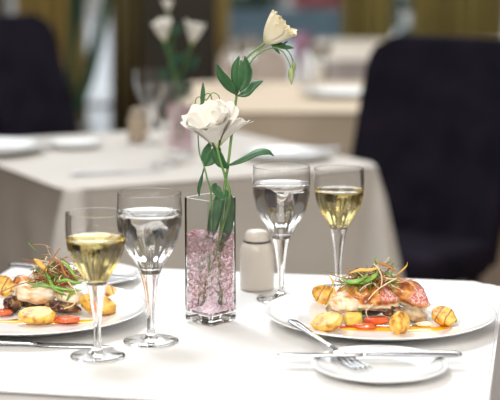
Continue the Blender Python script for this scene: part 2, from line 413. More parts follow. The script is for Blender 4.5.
# ------------------------------------------------------------------ glasses
def interp(prof, z):
    for (r0, z0), (r1, z1) in zip(prof, prof[1:]):
        if z0 <= z <= z1: return r0+(r1-r0)*(z-z0)/(z1-z0+1e-9)
    return prof[-1][0]
def smooth_prof(pts, n=5):
    return [(p.x, p.y) for p in cat_rom([Vector((a, b, 0)) for a, b in pts], n)]
def make_glass(kind, name, label, loc, group, liquid):
    t = thing(name, label, 'wine glass', loc, random.random(), group)
    if kind == 'wine':
        foot = [(.0, .0006), (.0315, .0006), (.0325, .0014), (.0322, .0024), (.027, .0034), (.013, .0052), (.0065, .009), (.0045, .016)]
        stem = [(.0045, .016), (.0043, .035), (.0062, .055), (.0083, .070), (.0101, .081), (.0118, .088)]
        bowl = [(.0118, .088), (.0136, .0925), (.019, .102), (.0285, .119), (.0332, .133), (.0350, .150), (.0349, .173)]
        zi, lvl = .0925, .143
    else:
        foot = [(.0, .0006), (.0330, .0006), (.0340, .0014), (.0337, .0024), (.028, .0034), (.013, .0054), (.0065, .009), (.0045, .016)]
        stem = [(.0045, .016), (.0044, .035), (.0064, .055), (.0088, .070), (.0104, .078), (.0124, .086)]
        bowl = [(.0124, .086), (.0150, .0925), (.0205, .103), (.0280, .115), (.0345, .129), (.0385, .146), (.0394, .163), (.0386, .185)]
        zi, lvl = .0915, .161
    ns = 12
    def flute(r, z, a):
        k = max(0, min(1, (.150-z)/.03))*max(0, min(1, (z-.07)/.015))
        return r*(1+.028*k*math.cos(ns*a)), z
    outer = smooth_prof(bowl, 6)
    rimz = bowl[-1][1]; th = .0006
    inner = [(0, zi)]
    zz = [zi+.0006+(rimz-zi-.0006)*(k/30)**1.15 for k in range(0, 31)]
    for k, z in enumerate(zz):
        r = interp(outer, z)-th*(1.0+1.1*max(0, 1-(z-zi)/.03)); r = max(r, .001)
        if k == 0: r *= .55
        inner.append((r, z))
    inner.insert(-1, (interp(outer, rimz-.0004)-th, rimz-.0004))
    inner_r = inner[:]
    full = outer[:-1] + [(interp(outer, rimz-.0004), rimz-.0004), outer[-1], (outer[-1][0]-th*.25, rimz+.0003), (outer[-1][0]-th*.75, rimz+.0003)] + inner_r[::-1]
    lathe('bowl', full, M['glass'], t, 84, flute)
    lathe('stem', smooth_prof(stem, 4), M['glass'], t, 84, flute)
    lathe('foot', foot[:5]+smooth_prof(foot[4:], 4)[1:], M['glass'], t, 84)
    # the liquid reaches a hair into the wall so no air gap shows
    lq = [(0, zi-.0003)]
    for (r, z) in inner[1:]:
        if z < lvl-.0012: lq.append((r+.0003, z-.0002))
    rl = interp([(a, b) for a, b in inner[1:]], lvl)
    lq += [(rl+.0003, lvl+.0004), (rl-.0008, lvl), (0, lvl-.0001)]
    lathe(liquid, lq, M[liquid], t, 84, flute)
    return t
random.seed(5)
g1 = make_glass('wine', 'wine_glass', 'front stemmed glass of white wine with the lowest foot, beside the front knife', (-.180, 1.755, .7505), 'stemmed glasses on the front table', 'wine')
dup(g1, (.1245, 2.117, .7505), .3, 'stemmed glass of white wine standing behind the fish dinner', 'stemmed glasses on the front table')
g2 = make_glass('water', 'water_glass', 'tall stemmed glass of water between the white wine and flower vase', (-.1215, 1.826, .7505), 'stemmed glasses on the front table', 'water')
dup(g2, (.0426, 2.056, .7505), .5, 'tall stemmed glass of water in front of the cream shaker', 'stemmed glasses on the front table')
for k, (px, Y, lb) in enumerate([(150, 3.75, 'blurred empty stemmed glass beside the dark pillar on the cornerwise table'), (165, 3.38, 'blurred empty stemmed glass nearest the rear flower vase')]):
    p = at(px, 100, Y)
    r_ = dup(g2, (p.x, Y, .7505), k, lb, 'stemmed glasses on the cornerwise table')
    for c in list(r_.children):
        if c.name.startswith('water'): bpy.data.objects.remove(c)
for k, (px, Y, lb) in enumerate([(236, 5.3, 'blurred stemmed glass left of the cream chair on the third table'), (252, 5.45, 'blurred stemmed glass in front of the cream chair on the third table'), (320, 5.2, 'blurred stemmed glass on the third table near the taupe cloth')]):
    p = at(px, 60, Y)
    r_ = dup(g2, (p.x, Y, .7505), k, lb, 'stemmed glasses on the third table')

# ------------------------------------------------------------------ crockery
def plate_prof(r, h):
    return [(0, .0035), (r*.55, .0035), (r*.57, .0006), (r*.60, .0006), (r*.61, .0035), (r*.70, h*.32), (r*.985, h-.0022), (r, h-.0006), (r*.997, h), (r*.985, h+.0002), (r*.73, h*.32+.0035), (r*.66, .0072), (r*.60, .0062), (0, .0060)]
def make_plate(name, label, loc, r, h, ridges, group):
    def mod(rr, z, a):
        s = max(0, min(1, (rr/r-.70)/.06))*max(0, min(1, (.97-rr/r)/.03))
        return rr, z+.0005*s*math.sin(90*a+rr*160) if ridges and z > .004 else z
    pr = []
    base = plate_prof(r, h)
    for (a, b) in zip(base, base[1:]):
        n = 8 if abs(a[0]-b[0]) > r*.2 else 3
        for k in range(n): t = k/n; pr.append((a[0]+(b[0]-a[0])*t, a[1]+(b[1]-a[1])*t))
    pr.append(base[-1])
    o = lathe(name, pr, M['porcelain'], None, 360 if ridges else 120, mod); o.location = loc
    tag(o, label, 'plate', group); return o
TZ = .7508
PR = Vector((.1665, 1.911)); PL = Vector((-.281, 1.934))
make_plate('dinner_plate', 'large white dinner plate carrying the fish beside the table edge', (PR.x, PR.y, TZ), .148, .0195, True, 'white dinner plates on the front table')
make_plate('dinner_plate', 'large white dinner plate cut off by the frame behind the front wine glass', (PL.x, PL.y, TZ), .148, .0195, True, 'white dinner plates on the front table')
b1 = make_plate('bread_plate', 'small white bread plate with knife and fork at the front of table', (.1475, 1.684, TZ), .077, .0125, False, 'small bread plates')
b2 = make_plate('bread_plate', 'small white bread plate with knife behind the cut-off dinner plate', (-.2365, 2.172, TZ), .077, .0125, False, 'small bread plates')
for b in (b1, b2):
    lathe('rim_line', [(.0705, .01195), (.0713, .0123), (.0716, .01165)], M['line'], b, 96, close=True)
# table behind
p = at(-12, 145, 3.6); make_plate('dinner_plate', 'blurred white plate at the frame edge below the dark plum chair', (p.x, 3.6, TZ), .14, .0195, False, 'plates on the cornerwise table')
p = at(74, 140, 3.68); make_plate('bread_plate', 'blurred small plate next to the plate below the plum chair', (p.x, 3.70, TZ), .07, .0125, False, 'plates on the cornerwise table')
p = at(287, 157, 3.45); make_plate('dinner_plate', 'blurred white plate on the cornerwise table above the middle water glass', (p.x, 3.50, TZ), .105, .015, False, 'plates on the cornerwise table')
p = at(345, 92, 5.0); make_plate('dinner_plate', 'blurred white plate on the third table beside the navy chair', (p.x-.02, 5.02, TZ), .13, .0195, False, 'plates on the third table')

# ------------------------------------------------------------------ cutlery
def flat_solid(name, secs, m, parent):
    """secs: (x, halfwidth, ztop, zbot, ycentre)"""
    v, f = [], []; K = 10
    for (x, hw, zt, zb, yc) in secs:
        for k in range(K):
            a = 2*PI*k/K; ca, sa = math.cos(a), math.sin(a)
            v.append((x, yc+hw*math.copysign(abs(ca)**.7, ca), (zt+zb)/2+(zt-zb)/2*math.copysign(abs(sa)**.7, sa)))
    for i in range(len(secs)-1):
        for k in range(K): j = (k+1) % K; f.append((i*K+k, i*K+j, (i+1)*K+j, (i+1)*K+k))
    f.append(tuple(range(K))); f.append(tuple((len(secs)-1)*K+k for k in range(K)))
    return mesh(name, v, f, m, parent)
def make_knife(label, p0, p1, group):
    """p0 tip, p1 handle end (both at the underside)"""
    p0, p1 = Vector(p0), Vector(p1); d = p1-p0
    t = thing('table_knife', label, 'knife', p0, 0, group)
    t.rotation_euler = (0, -math.atan2(d.z, math.hypot(d.x, d.y)), math.atan2(d.y, d.x))
    flat_solid('blade', [(0, .0008, .0016, .0006, .003), (.004, .003, .0018, .0004, .0025), (.015, .0068, .002, .0003, .0012), (.045, .0085, .0022, .0002, 0), (.085, .0080, .0026, .0, 0), (.096, .0062, .0036, .0, 0)], M['steel'], t)
    flat_solid('handle', [(.0955, .0050, .0042, .0, 0), (.102, .0042, .0052, .0, 0), (.115, .0046, .0060, .0, 0), (.16, .0062, .0070, .0, 0), (.198, .0080, .0072, .0, 0), (.207, .0078, .0066, .0004, 0), (.212, .0045, .0052, .0016, 0)], M['steel'], t)
    return t
KZ = TZ+.0127
make_knife('steel table knife lying across the front bread plate', (.031, 1.707, KZ+.0012), (.243, 1.705, KZ), 'steel table knives on the front table')
make_knife('steel table knife lying on cloth before the cut-off dinner plate', (-.163, 1.797, TZ), (-.374, 1.815, TZ), 'steel table knives on the front table')
make_knife('steel table knife on the bread plate behind the cut-off dinner plate', (-.160, 2.127, KZ), (-.3545, 2.212, KZ), 'steel table knives on the front table')
p0 = at(165, 170, 3.314); p1 = at(52, 177, 3.20)
make_knife('blurred knife lying near the front corner of the cornerwise table', (p0.x, 3.30, TZ), (p1.x, 3.205, TZ), 'cutlery on the cornerwise table')
make_knife('blurred knife lying across the plate above the middle water glass', (at(262, 157, 3.44).x, 3.44, TZ+.0155), (at(338, 152, 3.54).x+.02, 3.545, TZ+.0155), 'cutlery on the cornerwise table')

def make_fork(label, p0, p1):
    p0, p1 = Vector(p0), Vector(p1); d = p1-p0     # p0 handle end, p1 tine tips
    L = d.length; t = thing('table_fork', label, 'fork', p0)
    t.rotation_euler = (0, -math.atan2(d.z, math.hypot(d.x, d.y)), math.atan2(d.y, d.x))
    flat_solid('handle', [(0, .0035, .0026, .0006, 0), (.004, .0062, .003, .0002, 0), (.02, .0068, .003, .0, 0), (.06, .0045, .003, .0004, 0), (.10, .0030, .0034, .001, 0), (.125, .0034, .0040, .002, 0)], M['steel'], t)
    flat_solid('fork_head', [(.124, .0034, .0040, .002, 0), (.131, .0075, .0030, .0010, 0), (.139, .0105, .0018, .0, 0), (.149, .0110, .0014, -.0004, 0)], M['steel'], t)
    for k in range(4):
        y = (k-1.5)*.0062
        flat_solid('tine', [(.147, .0019, .0014, -.0004, y), (.165, .0016, .0012, -.0004, y), (.180, .0014, .0022, .0008, y), (L, .0007, .0032, .0022, y)], M['steel'], t)
    return t
make_fork('steel fork propped from dinner plate rim down onto front bread plate', (.0500, 1.842, TZ+.0216), (.1290, 1.662, TZ+.0078))

# ------------------------------------------------------------------ shakers
def make_shaker(name, label, loc, m, band=True, group=None):
    t = thing(name, label, 'shaker', loc, 0, group)
    lathe('body', [(0, .0004), (.0225, .0004), (.0238, .002), (.0242, .01), (.0242, .045), (.0236, .056), (.0212, .064), (.0186, .0675)], m, t, 48)
    if band: lathe('band', [(.0184, .0674), (.0192, .0682), (.0192, .0696), (.0184, .0702)], M['rubber'], t, 48)
    lathe('cap', [(.0180, .0680), (.0176, .074), (.0168, .080), (.0135, .0838), (.006, .0852), (0, .0854)], m, t, 48)
    return t
make_shaker('salt_shaker', 'cream ceramic shaker with a dark band beside the flower vase', (.0099, 2.123, TZ), M['ceramic'])
p = at(137, 143, 3.78); make_shaker('salt_shaker', 'blurred beige shaker on the cornerwise table by the dark pillar', (p.x, 3.80, TZ), M['beige_ceramic'])
def napkin(label, px, Y, s=1.0):
    t = at(px, 70, Y); v, f = [], []; n = 24
    prof = [(.030, 0), (.034, .02), (.030, .06), (.020, .095), (.006, .125)]
    for (r, z) in prof:
        for k in range(n): a = 2*PI*k/n; q = r*(1+.18*math.sin(5*a+z*30)); v.append((q*math.cos(a)*s, q*math.sin(a)*s, z*s))
    for j in range(len(prof)-1):
        for k in range(n): i = (k+1) % n; f.append((j*n+k, j*n+i, (j+1)*n+i, (j+1)*n+k))
    f.append(tuple(range(n))); f.append(tuple((len(prof)-1)*n+k for k in range(n)))
    o = mesh('napkin', v, f, M['napkin']); o.location = (t.x, Y, TZ); tag(o, label, 'napkin')
napkin('white folded napkin standing at the end of the third table', 308, 5.45)

# ------------------------------------------------------------------ vases
def make_vase(label, loc, rz, group):
    t = thing('glass_vase', label, 'vase', loc, rz, group)
    s = .0242; H = .163; th = .0016; fl = .013
    def ring(h, z, r=.004, n=4):
        out = []
        for (cx_, cy_, a0) in ((h-r, h-r, 0), (-h+r, h-r, PI/2), (-h+r, -h+r, PI), (h-r, -h+r, 1.5*PI)):
            for k in range(n+1): a = a0+PI/2*k/n; out.append((cx_+r*math.cos(a), cy_+r*math.sin(a), z))
        return out
    def skin(name, rings, m, cap0=True, cap1=True, par=None):
        v, f = [], []; n = len(rings[0])
        for r_ in rings: v += r_
        for j in range(len(rings)-1):
            for k in range(n): i = (k+1) % n; f.append((j*n+k, j*n+i, (j+1)*n+i, (j+1)*n+k))
        if cap0: f.append(tuple(range(n))[::-1])
        if cap1: f.append(tuple((len(rings)-1)*n+k for k in range(n)))
        o = mesh(name, v, f, m, par, smooth=False)
        return o
    skin('vase_body', [ring(s-.003, .0003), ring(s-.0004, .003), ring(s, .006)]+[ring(s, z) for z in (.05, .1, .15)]+[ring(s, H-.0006), ring(s-.0006, H), ring(s-th+.0006, H), ring(s-th, H-.0006), ring(s-th, .1), ring(s-th, fl+.004), ring(s-th-.003, fl)], M['thick_glass'], par=t)
    # crushed clear pink gel filling the lower two thirds: one jagged mass
    lim = s-th-.0007; nz, ne = 40, 12; v, f = [], []
    def jit(p, k): return k*(noise.cell(p*260)-.5)*2
    peri = []
    for e in range(4):
        c0 = ((1, 1), (-1, 1), (-1, -1), (1, -1))[e]; c9 = ((-1, 1), (-1, -1), (1, -1), (1, 1))[e]
        for k in range(ne): u_ = k/ne; peri.append((c0[0]+(c9[0]-c0[0])*u_, c0[1]+(c9[1]-c0[1])*u_))
    n = len(peri); z0 = fl+.0008; z1 = .116
    for jz in range(nz+1):
        for (x, y) in peri:
            z = z0+(z1-z0)*jz/nz; P_ = Vector((x*lim, y*lim, z))
            q = 1-.16*noise.noise(P_*230+Vector((loc[0], 0, 0)))**2*4-.05*noise.noise(P_*520)
            q = min(1, q)*.985; zz = z+(.0035*noise.noise(P_*150)+.010*max(0, (jz/nz-.8)*5)*noise.noise(P_*110) if jz else 0)
            if jz == nz: q *= .93
            v.append((x*lim*q, y*lim*q, zz))
    for jz in range(nz):
        for k in range(n): i_ = (k+1) % n; f.append((jz*n+k, jz*n+i_, (jz+1)*n+i_, (jz+1)*n+k))
    f.append(tuple(range(n))[::-1]); v.append((0, 0, z1+.004)); top = len(v)-1
    for k in range(n): f.append((nz*n+k, nz*n+(k+1) % n, top))
    g = mesh('pink_gel', v, f, M['gel'], t, smooth=False); g['kind'] = 'stuff'
    return t
VX, VY = -.051, 1.930
make_vase('square clear glass vase of pink gel holding the sharp white flowers', (VX, VY, TZ), R(47), 'square glass flower vases')
p = at(180, 120, 3.55)
V2 = Vector((p.x, 3.55))
make_vase('blurred square glass vase of pink gel on the cornerwise table', (V2.x, V2.y, TZ), R(30), 'square glass flower vases')

# ------------------------------------------------------------------ flowers
def petal_mesh(name, L, Wd, open_, curl, ruff, seed, m, parent, rot, origin, ang, cup=(.18, .5)):
    rnd = random.Random(seed); nu, nv = 10, 14; v, f = [], []; ph = rnd.uniform(0, 6)
    for j in range(nv+1):
        s = j/nv
        w = Wd*(.16+.84*math.sin(PI*.5*min(1, s*1.25))**1.2)*(1 if s < .8 else math.sqrt(max(.02, 1-((s-.8)/.215)**2))*.55+.45)
        # profile: radius grows with s, height grows
        th = cup[0]*(1-s)**1.2+open_*s**cup[1]+curl*max(0, s-.65)**1.5*3
        if j == 0: rr, zz = .0015, 0
        else:
            rr += L/nv*math.sin(th0); zz += L/nv*math.cos(th0)
        th0 = th
        for i in range(nu+1):
            uu = i/nu*2-1
            wrap = uu*w/max(rr+.006, .008)*.5
            wrap = max(-1.35, min(1.35, wrap))
            rad = rr+ruff*s**3*math.sin(uu*6+ph+s*3)*.9
            zed = zz+ruff*s**3*math.cos(uu*8+ph)*.8 - .0*uu*uu
            v.append(Vector((rad*math.cos(ang+wrap), rad*math.sin(ang+wrap), zed)))
    for j in range(nv):
        for i in range(nu): a = j*(nu+1)+i; f.append((a, a+1, a+nu+2, a+nu+1))
    v = [rot @ q + origin for q in v]
    o = mesh(name, v, f, m, parent); ca = o.data.color_attributes.new('along', 'FLOAT_COLOR', 'POINT')
    for i, d in enumerate(ca.data): q_ = (i//(nu+1))/nv; d.color = (q_, q_, q_, 1)
    sm = o.modifiers.new('thick', 'SOLIDIFY'); sm.thickness = .0005
    sb = o.modifiers.new('sub', 'SUBSURF'); sb.levels = 1; sb.render_levels = 1
    return o
def bloom(parent, base, axis, L, open_, n, m, seed, off, ruff=.003, Wd=1.0, cup=(.3, .8), lay3=.28):
    q = Vector((0, 0, 1)).rotation_difference(Vector(axis).normalized()).to_matrix()
    rnd = random.Random(seed); base = Vector(base)-Vector(off)
    for k in range(n):
        lay = k % 3
        petal_mesh('petal', L*(1-.06*lay)*rnd.uniform(.93, 1.05), L*Wd*rnd.uniform(.9, 1.1), open_*(1-lay3*lay)*rnd.uniform(.9, 1.08), .35*rnd.uniform(.4, 1), ruff, seed*50+k, m, parent, q, base, 2*PI*k*.381966+seed, (cup[0]*(1-lay3*.6*lay), cup[1]))
def sepals(parent, base, axis, L, off, n=5, seed=1):
    ax = Vector(axis).normalized(); o1 = ax.orthogonal().normalized(); o2 = ax.cross(o1)
    for k in range(n):
        a = 2*PI*k/n+seed; d = o1*math.cos(a)+o2*math.sin(a)
        b = Vector(base)
        strip('sepal', [b-ax*.001, b+ax*L*.35+d*L*.28, b+ax*L+d*L*.42], .0032, M['leaf'], parent, side=ax.cross(d), off=off, nseg=4)
def bud(parent, pts, L, r, off, m):
    a, b = Vector(pts[0]), Vector(pts[1]); ax = (b-a).normalized()
    tube('flower_bud', [a+ax*L*s for s in (0, .15, .4, .7, 1)], lambda s: max(.0004, r*math.sin(PI*min(.97, .12+s*.88))**.9), m, parent, 10, 4, off)

Y0 = VY
def FP(px, py, dy=0): return at(px, py, Y0+dy)
# tall stem with the cream bud-like flower
root = Vector((VX, VY, TZ+.015))
t = thing('lisianthus_stem', 'tall lisianthus stem with a half open cream flower arching over', 'flower', root)
P = [FP(219, 305, .006), FP(218, 260, .006), FP(224, 194, .0), FP(228, 165), FP(231, 140), FP(236, 100), FP(239, 80), FP(243, 64), FP(252, 53), FP(264.5, 43.5)]
tube('stem', P, lambda s: .0020-.0007*s, M['stem'], t, 8, 6, root)
ax = FP(293, 15, -.012)-FP(264.5, 43.5)
bloom(t, FP(264.5, 43.5), ax, .045, .10, 7, M['petal_cream'], 3, root, .0032, 1.15, (.82, .8), .12)
sepals(t, FP(264.5, 43.5), ax, .020, root, 5, .4)
tube('side_stem', [FP(240, 88), FP(246, 72), FP(254, 58), FP(266, 49.5), FP(280, 47)], lambda s: .0013-.0003*s, M['stem'], t, 8, 5, root)
tube('side_stem', [FP(279, 47), FP(287, 50, .003), FP(292, 58, .003), FP(294, 68, .003)], .0008, M['stem'], t, 8, 5, root)
tube('side_stem', [FP(276, 48), FP(283, 52, -.003), FP(289, 62, -.003), FP(291, 70, -.003)], .0007, M['stem'], t, 8, 5, root)
for (q0, q1, w) in (((271, 45), (286, 45), .007), ((276, 47), (294, 48), .006), ((272, 46), (280, 54), .004), ((280, 47), (288, 41), .003)):
    strip('sepal', [FP(*q0), (FP(*q0)+FP(*q1))/2+Vector((0, 0, .001)), FP(*q1, -.006)], w, M['leaf'], t, side=(0, .5, 1), off=root)
bud(t, (FP(291, 68, -.003), FP(291.5, 83, -.003)), .021, .0042, root, M['bud'])
bud(t, (FP(294, 62, .003), FP(294, 73, .003)), .014, .0028, root, M['bud'])
for (pts, w, side) in (
    ([(237, 95), (231, 86), (223, 76), (217, 64)], .0165, (.5, -.5, .6)),
    ([(238, 93), (236, 80), (236, 68), (239, 56)], .0125, (1, -.6, .1)),
    ([(240, 92), (246, 82), (248, 70), (245, 56)], .0155, (1, -.5, .1)),
    ([(238, 96), (246, 92), (254, 84), (263, 81)], .0135, (.2, .6, 1)),
    ([(239, 90), (243, 80), (243, 70), (241, 60)], .0120, (1, .4, 0)),
    ([(227, 166), (240, 160), (256, 152), (268, 151), (274, 156)], .0125, (.1, .8, .7)),
    ([(229, 168), (222, 162), (217, 153), (214, 146)], .017, (.8, -.5, .5)),
    ([(226, 192), (219, 200), (213, 225), (211, 244)], .015, (1, -.2, 0)),
    ([(226, 190), (230, 203), (227, 232), (217, 252)], .014, (1, .3, 0)),
    ([(222, 202), (218, 193), (215, 187), (216, 183)], .012, (1, .2, 0))):
    strip('leaf', [FP(*q, -.004+.003*i/len(pts)) for i, q in enumerate(pts)], w, M['leaf'], t, side=side, off=root, wave=.03)
# open white flower
t = thing('lisianthus_stem', 'lisianthus stem with the wide open white flower above the vase', 'flower', root)
P = [FP(209, 306, -.006), FP(214, 255, -.006), FP(231, 200, -.004), FP(230, 190, -.005), FP(224, 168, -.008), FP(217, 148, -.008)]
P = [FP(204, 306, -.006), FP(212, 262, -.006), FP(229, 201, -.004), FP(226, 180, -.006), FP(221, 163, -.008), FP(217, 148, -.008)]
tube('stem', P, lambda s: .0019-.0004*s, M['stem'], t, 8, 6, root)
ax = Vector((-.22, -.42, .95))
bloom(t, FP(217, 148, -.008), ax, .062, .90, 9, M['petal'], 7, root, .0030, 1.25, (.50, 1), .26)
bloom(t, FP(217, 148, -.004), ax+Vector((.5, .5, -.1)), .056, .8, 3, M['petal'], 12, root, .0035, 1.0, (.4, 1), .1)
sepals(t, FP(217, 148, -.008), ax, .022, root, 5, 1)
# thin budding stem behind
t = thing('lisianthus_stem', 'thin lisianthus stem with tiny curled buds behind the white flower', 'flower', root)
P = [FP(200, 306, .004), FP(204, 260, .006), FP(211, 200, .008), FP(207, 178, .008), FP(204, 166, .01), FP(199, 150, .014), FP(198, 120, .02), FP(200, 105, .02), FP(206, 99, .02)]
tube('stem', P, lambda s: .0013-.0006*s, M['stem'], t, 8, 6, root)
tube('side_stem', [FP(204.5, 167, .01), FP(201, 180, .008), FP(199, 196, .006)], .0011, M['leaf'], t, 8, 5, root)
strip('leaf', [FP(202, 112, .02), FP(202.5, 100, .02), FP(203, 91, .02), FP(203, 82, .02)], .006, M['leaf'], t, side=(1, 0, 0), off=root)
for (a, b, c, d) in (((203, 100), (206, 94), (210, 94), (212, 100)), ((206, 101), (212, 93), (218, 95), (220, 101)), ((202, 104), (200, 97), (196, 99), (195, 105))):
    tube('side_stem', [FP(*a, .02), FP(*b, .02), FP(*c, .02), FP(*d, .02)], .0007, M['stem'], t, 6, 4, root)
    bud(t, (FP(*d, .02), FP(d[0]+1, d[1]+8, .02)), .009, .0022, root, M['leaf'])
for (pts, w, side) in (([(204, 167), (205, 158), (207, 150), (212, 140)], .011, (1, 0, .2)), ([(205, 166), (210, 160), (216, 152), (219, 145)], .016, (.8, 0, -.4)), ([(198, 194), (199, 188), (201, 180), (203, 172)], .005, (1, 0, 0))):
    strip('leaf', [FP(*q, .012) for q in pts], w, M['leaf'], t, side=side, off=root)
# rear bouquet
r2 = Vector((V2.x, V2.y, TZ+.015))
def BP(px, py, dy=0): return at(px, py, V2.y+dy)
for (bx, by, tx, L, lb) in ((165, 42, -1, .055, 'blurred white lisianthus leaning toward the plum chair in rear vase'), (192, 44, 1, .056, 'blurred white lisianthus leaning away from the plum chair in rear vase'), (168, 12, 0, .03, 'small topmost blurred white bud in the rear vase')):
    dy = .02*tx
    t = thing('lisianthus_stem', lb, 'flower', r2, 0, 'lisianthus stems in the rear vase')
    tube('stem', [BP(180+tx, 145), BP(178+tx, 90, dy), BP((bx+178)/2, (by+90)/2, dy), BP(bx, by, dy)], .002, M['stem'], t, 6, 5, r2)
    bloom(t, BP(bx, by, dy), (tx*.18, -.15, 1), L, .25, 7, M['petal'], 21+tx, r2, .003, 1.0, (.6, 1), .15)
    for q in range(3):
        y_ = by+22+q*14
        x_ = bx+(178-bx)*(q+1)/4
        strip('leaf', [BP(x_, y_+8, dy), BP(x_+6*(-1)**q, y_-2, dy), BP(x_+11*(-1)**q, y_-10, dy)], .028, M['leaf_dark'], t, side=(.7, -.5, .4), off=r2)

# ------------------------------------------------------------------ food
def lump(name, label, cat, loc, size, m, seed, rot=(0, 0, 0), amp=.12, freq=1.6, flat=None, sub=4, group=None, bend=0, power=2.0):
    """an irregular solid; flat=(normal, offset) cuts a clean face"""
    bm = bmesh.new(); bmesh.ops.create_icosphere(bm, subdivisions=sub, radius=1); off = Vector((seed*7.3, seed*3.1, seed*1.7))
    for q in bm.verts:
        d = q.co.normalized()
        if power != 2: 
            k = (abs(d.x)**power+abs(d.y)**power+abs(d.z)**power)**(1/power); d = d/k
        n = noise.noise(d*freq+off)+.4*noise.noise(d*freq*2.7+off)+.18*noise.noise(d*freq*7+off)
        c = d*(1+amp*n)
        if flat:
            nn = Vector(flat[0]).normalized(); e = c.dot(nn)-flat[1]
            if e > 0: c -= nn*(e*.93)
        c = Vector((c.x*size[0], c.y*size[1], c.z*size[2]))
        if bend: c.z -= bend*(c.x/size[0])**2*size[2]
        q.co = c
    me = bpy.data.meshes.new(name); bm.to_mesh(me); bm.free()
    o = link(name, me, m); o.location = loc; o.rotation_euler = [R(a) for a in rot]
    return tag(o, label, cat, group)
def potato_mat(name, grill, seed):
    m = noisy(name, [(.34, (.42, .15, .02)), (.46, (.78, .43, .07)), (.70, (.90, .64, .17))], 95+seed, .38, .3, vec=(1, 1, 1), bdist=.001, Subsurface_Weight=.08, Subsurface_Radius=(.006, .004, .002))
    N, L, b = nodes(m)
    if grill:
        c = coords(m); w = N.new('ShaderNodeTexWave'); w.bands_direction = 'X'; w.inputs['Scale'].default_value = 26
        w.inputs['Distortion'].default_value = 1.2; w.inputs['Detail'].default_value = 1; w.inputs['Detail Scale'].default_value = 3
        L.new(c, w.inputs['Vector']); mix_over(m, ramp_of(m, w.outputs['Fac'], .90, .99), (.30, .12, .03))
    c = coords(m); n2 = N.new('ShaderNodeTexNoise'); n2.inputs['Scale'].default_value = 150; L.new(c, n2.inputs['Vector'])
    mix_over(m, ramp_of(m, n2.outputs['Fac'], .66, .72), (.25, .09, .02))
    return m
M['potato'] = potato_mat('golden potato', False, 0); M['potato_grill'] = potato_mat('grilled potato', True, 9)
def fish_mat():
    m = noisy('seared fish skin', [(.38, (.24, .055, .01)), (.52, (.58, .21, .035)), (.68, (.86, .52, .18))], 75, .32, .5, bdist=.002, Coat_Weight=.3)
    N, L, b = nodes(m)
    c = coords(m); sep = N.new('ShaderNodeSeparateXYZ'); L.new(c, sep.inputs[0])
    # scaly pink part at the tail end (+x)
    vo = N.new('ShaderNodeTexVoronoi'); vo.inputs['Scale'].default_value = 430; L.new(c, vo.inputs['Vector'])
    mp = N.new('ShaderNodeMix'); mp.data_type = 'RGBA'
    L.new(ramp_of(m, vo.outputs['Distance'], .35, .62), mp.inputs[0]); mp.inputs[6].default_value = (.88, .62, .56, 1); mp.inputs[7].default_value = (.62, .16, .13, 1)
    n2 = N.new('ShaderNodeTexNoise'); n2.inputs['Scale'].default_value = 60; L.new(c, n2.inputs['Vector'])
    ad = N.new('ShaderNodeMath'); ad.operation = 'MULTIPLY_ADD'; L.new(n2.outputs['Fac'], ad.inputs[0]); ad.inputs[1].default_value = .035; L.new(sep.outputs['X'], ad.inputs[2])
    f1 = ramp_of(m, ad.outputs[0], .028, .034)
    zz = ramp_of(m, sep.outputs['Z'], .000, .004)
    mu = N.new('ShaderNodeMath'); mu.operation = 'MULTIPLY'; L.new(f1, mu.inputs[0]); L.new(zz, mu.inputs[1])
    src = b.inputs['Base Color'].links[0].from_socket; x = N.new('ShaderNodeMix'); x.data_type = 'RGBA'
    L.new(mu.outputs[0], x.inputs[0]); L.new(src, x.inputs[6]); L.new(mp.outputs[2], x.inputs[7])
    # pale flesh low on the sides
    a2 = N.new('ShaderNodeMath'); a2.operation = 'MULTIPLY_ADD'; L.new(n2.outputs['Fac'], a2.inputs[0]); a2.inputs[1].default_value = .010; L.new(sep.outputs['Z'], a2.inputs[2])
    fl = ramp_of(m, a2.outputs[0], -.003, .002, True)
    y = N.new('ShaderNodeMix'); y.data_type = 'RGBA'; L.new(fl, y.inputs[0]); L.new(x.outputs[2], y.inputs[6]); y.inputs[7].default_value = (.88, .76, .56, 1)
    L.new(y.outputs[2], b.inputs['Base Color']); return m
M['fish'] = fish_mat()
M['flesh'] = noisy('white fish flesh', [(.34, (.66, .30, .10)), (.46, (.86, .66, .42)), (.6, (.90, .82, .70))], 50, .35, .4, vec=(1, 1, 2), Coat_Weight=.2)
M['pepper'] = noisy('red pepper', [(.3, (.55, .05, .02)), (.7, (.80, .16, .04))], 60, .2, .1, Coat_Weight=.5)
M['pepper_orange'] = mat('orange pepper', (.85, .30, .03), .25)
M['eggplant'] = noisy('dark eggplant', [(.36, (.025, .010, .010)), (.5, (.13, .05, .02)), (.64, (.40, .24, .09))], 110, .3, .5)
M['mushroom'] = noisy('browned mushroom', [(.3, (.13, .08, .04)), (.5, (.42, .30, .17)), (.72, (.70, .56, .36))], 70, .4, .5)
M['zucchini'] = noisy('yellow courgette', [(.3, (.60, .38, .04)), (.7, (.80, .66, .14))], 60, .3, .2)
M['sauce'] = mat('orange sauce', (.95, .47, .02), .12, Coat_Weight=.6)
M['sauce_red'] = mat('red sauce', (.62, .07, .02), .12, Coat_Weight=.6)
M['str_white'] = mat('pale crisp strand', (.86, .74, .50), .5)
M['str_brown'] = mat('browned crisp strand', (.42, .17, .04), .5)
M['str_red'] = mat('red brown strand', (.33, .06, .03), .5)
M['str_green'] = mat('green strand', (.12, .26, .03), .45)
M['green'] = noisy('green leek', [(.3, (.10, .28, .03)), (.7, (.32, .55, .10))], 70, .35)
M['gold_strip'] = mat('golden leek', (.80, .45, .08), .4)
PZ = TZ+.0066
def on_plate(px, py, h):
    """point at height h over the plate's well under a given line of sight"""
    a = math.atan((py-200)/F_PX)+TILT; Y = (EYE-(PZ+h))/math.tan(a); return at(px, py, Y)
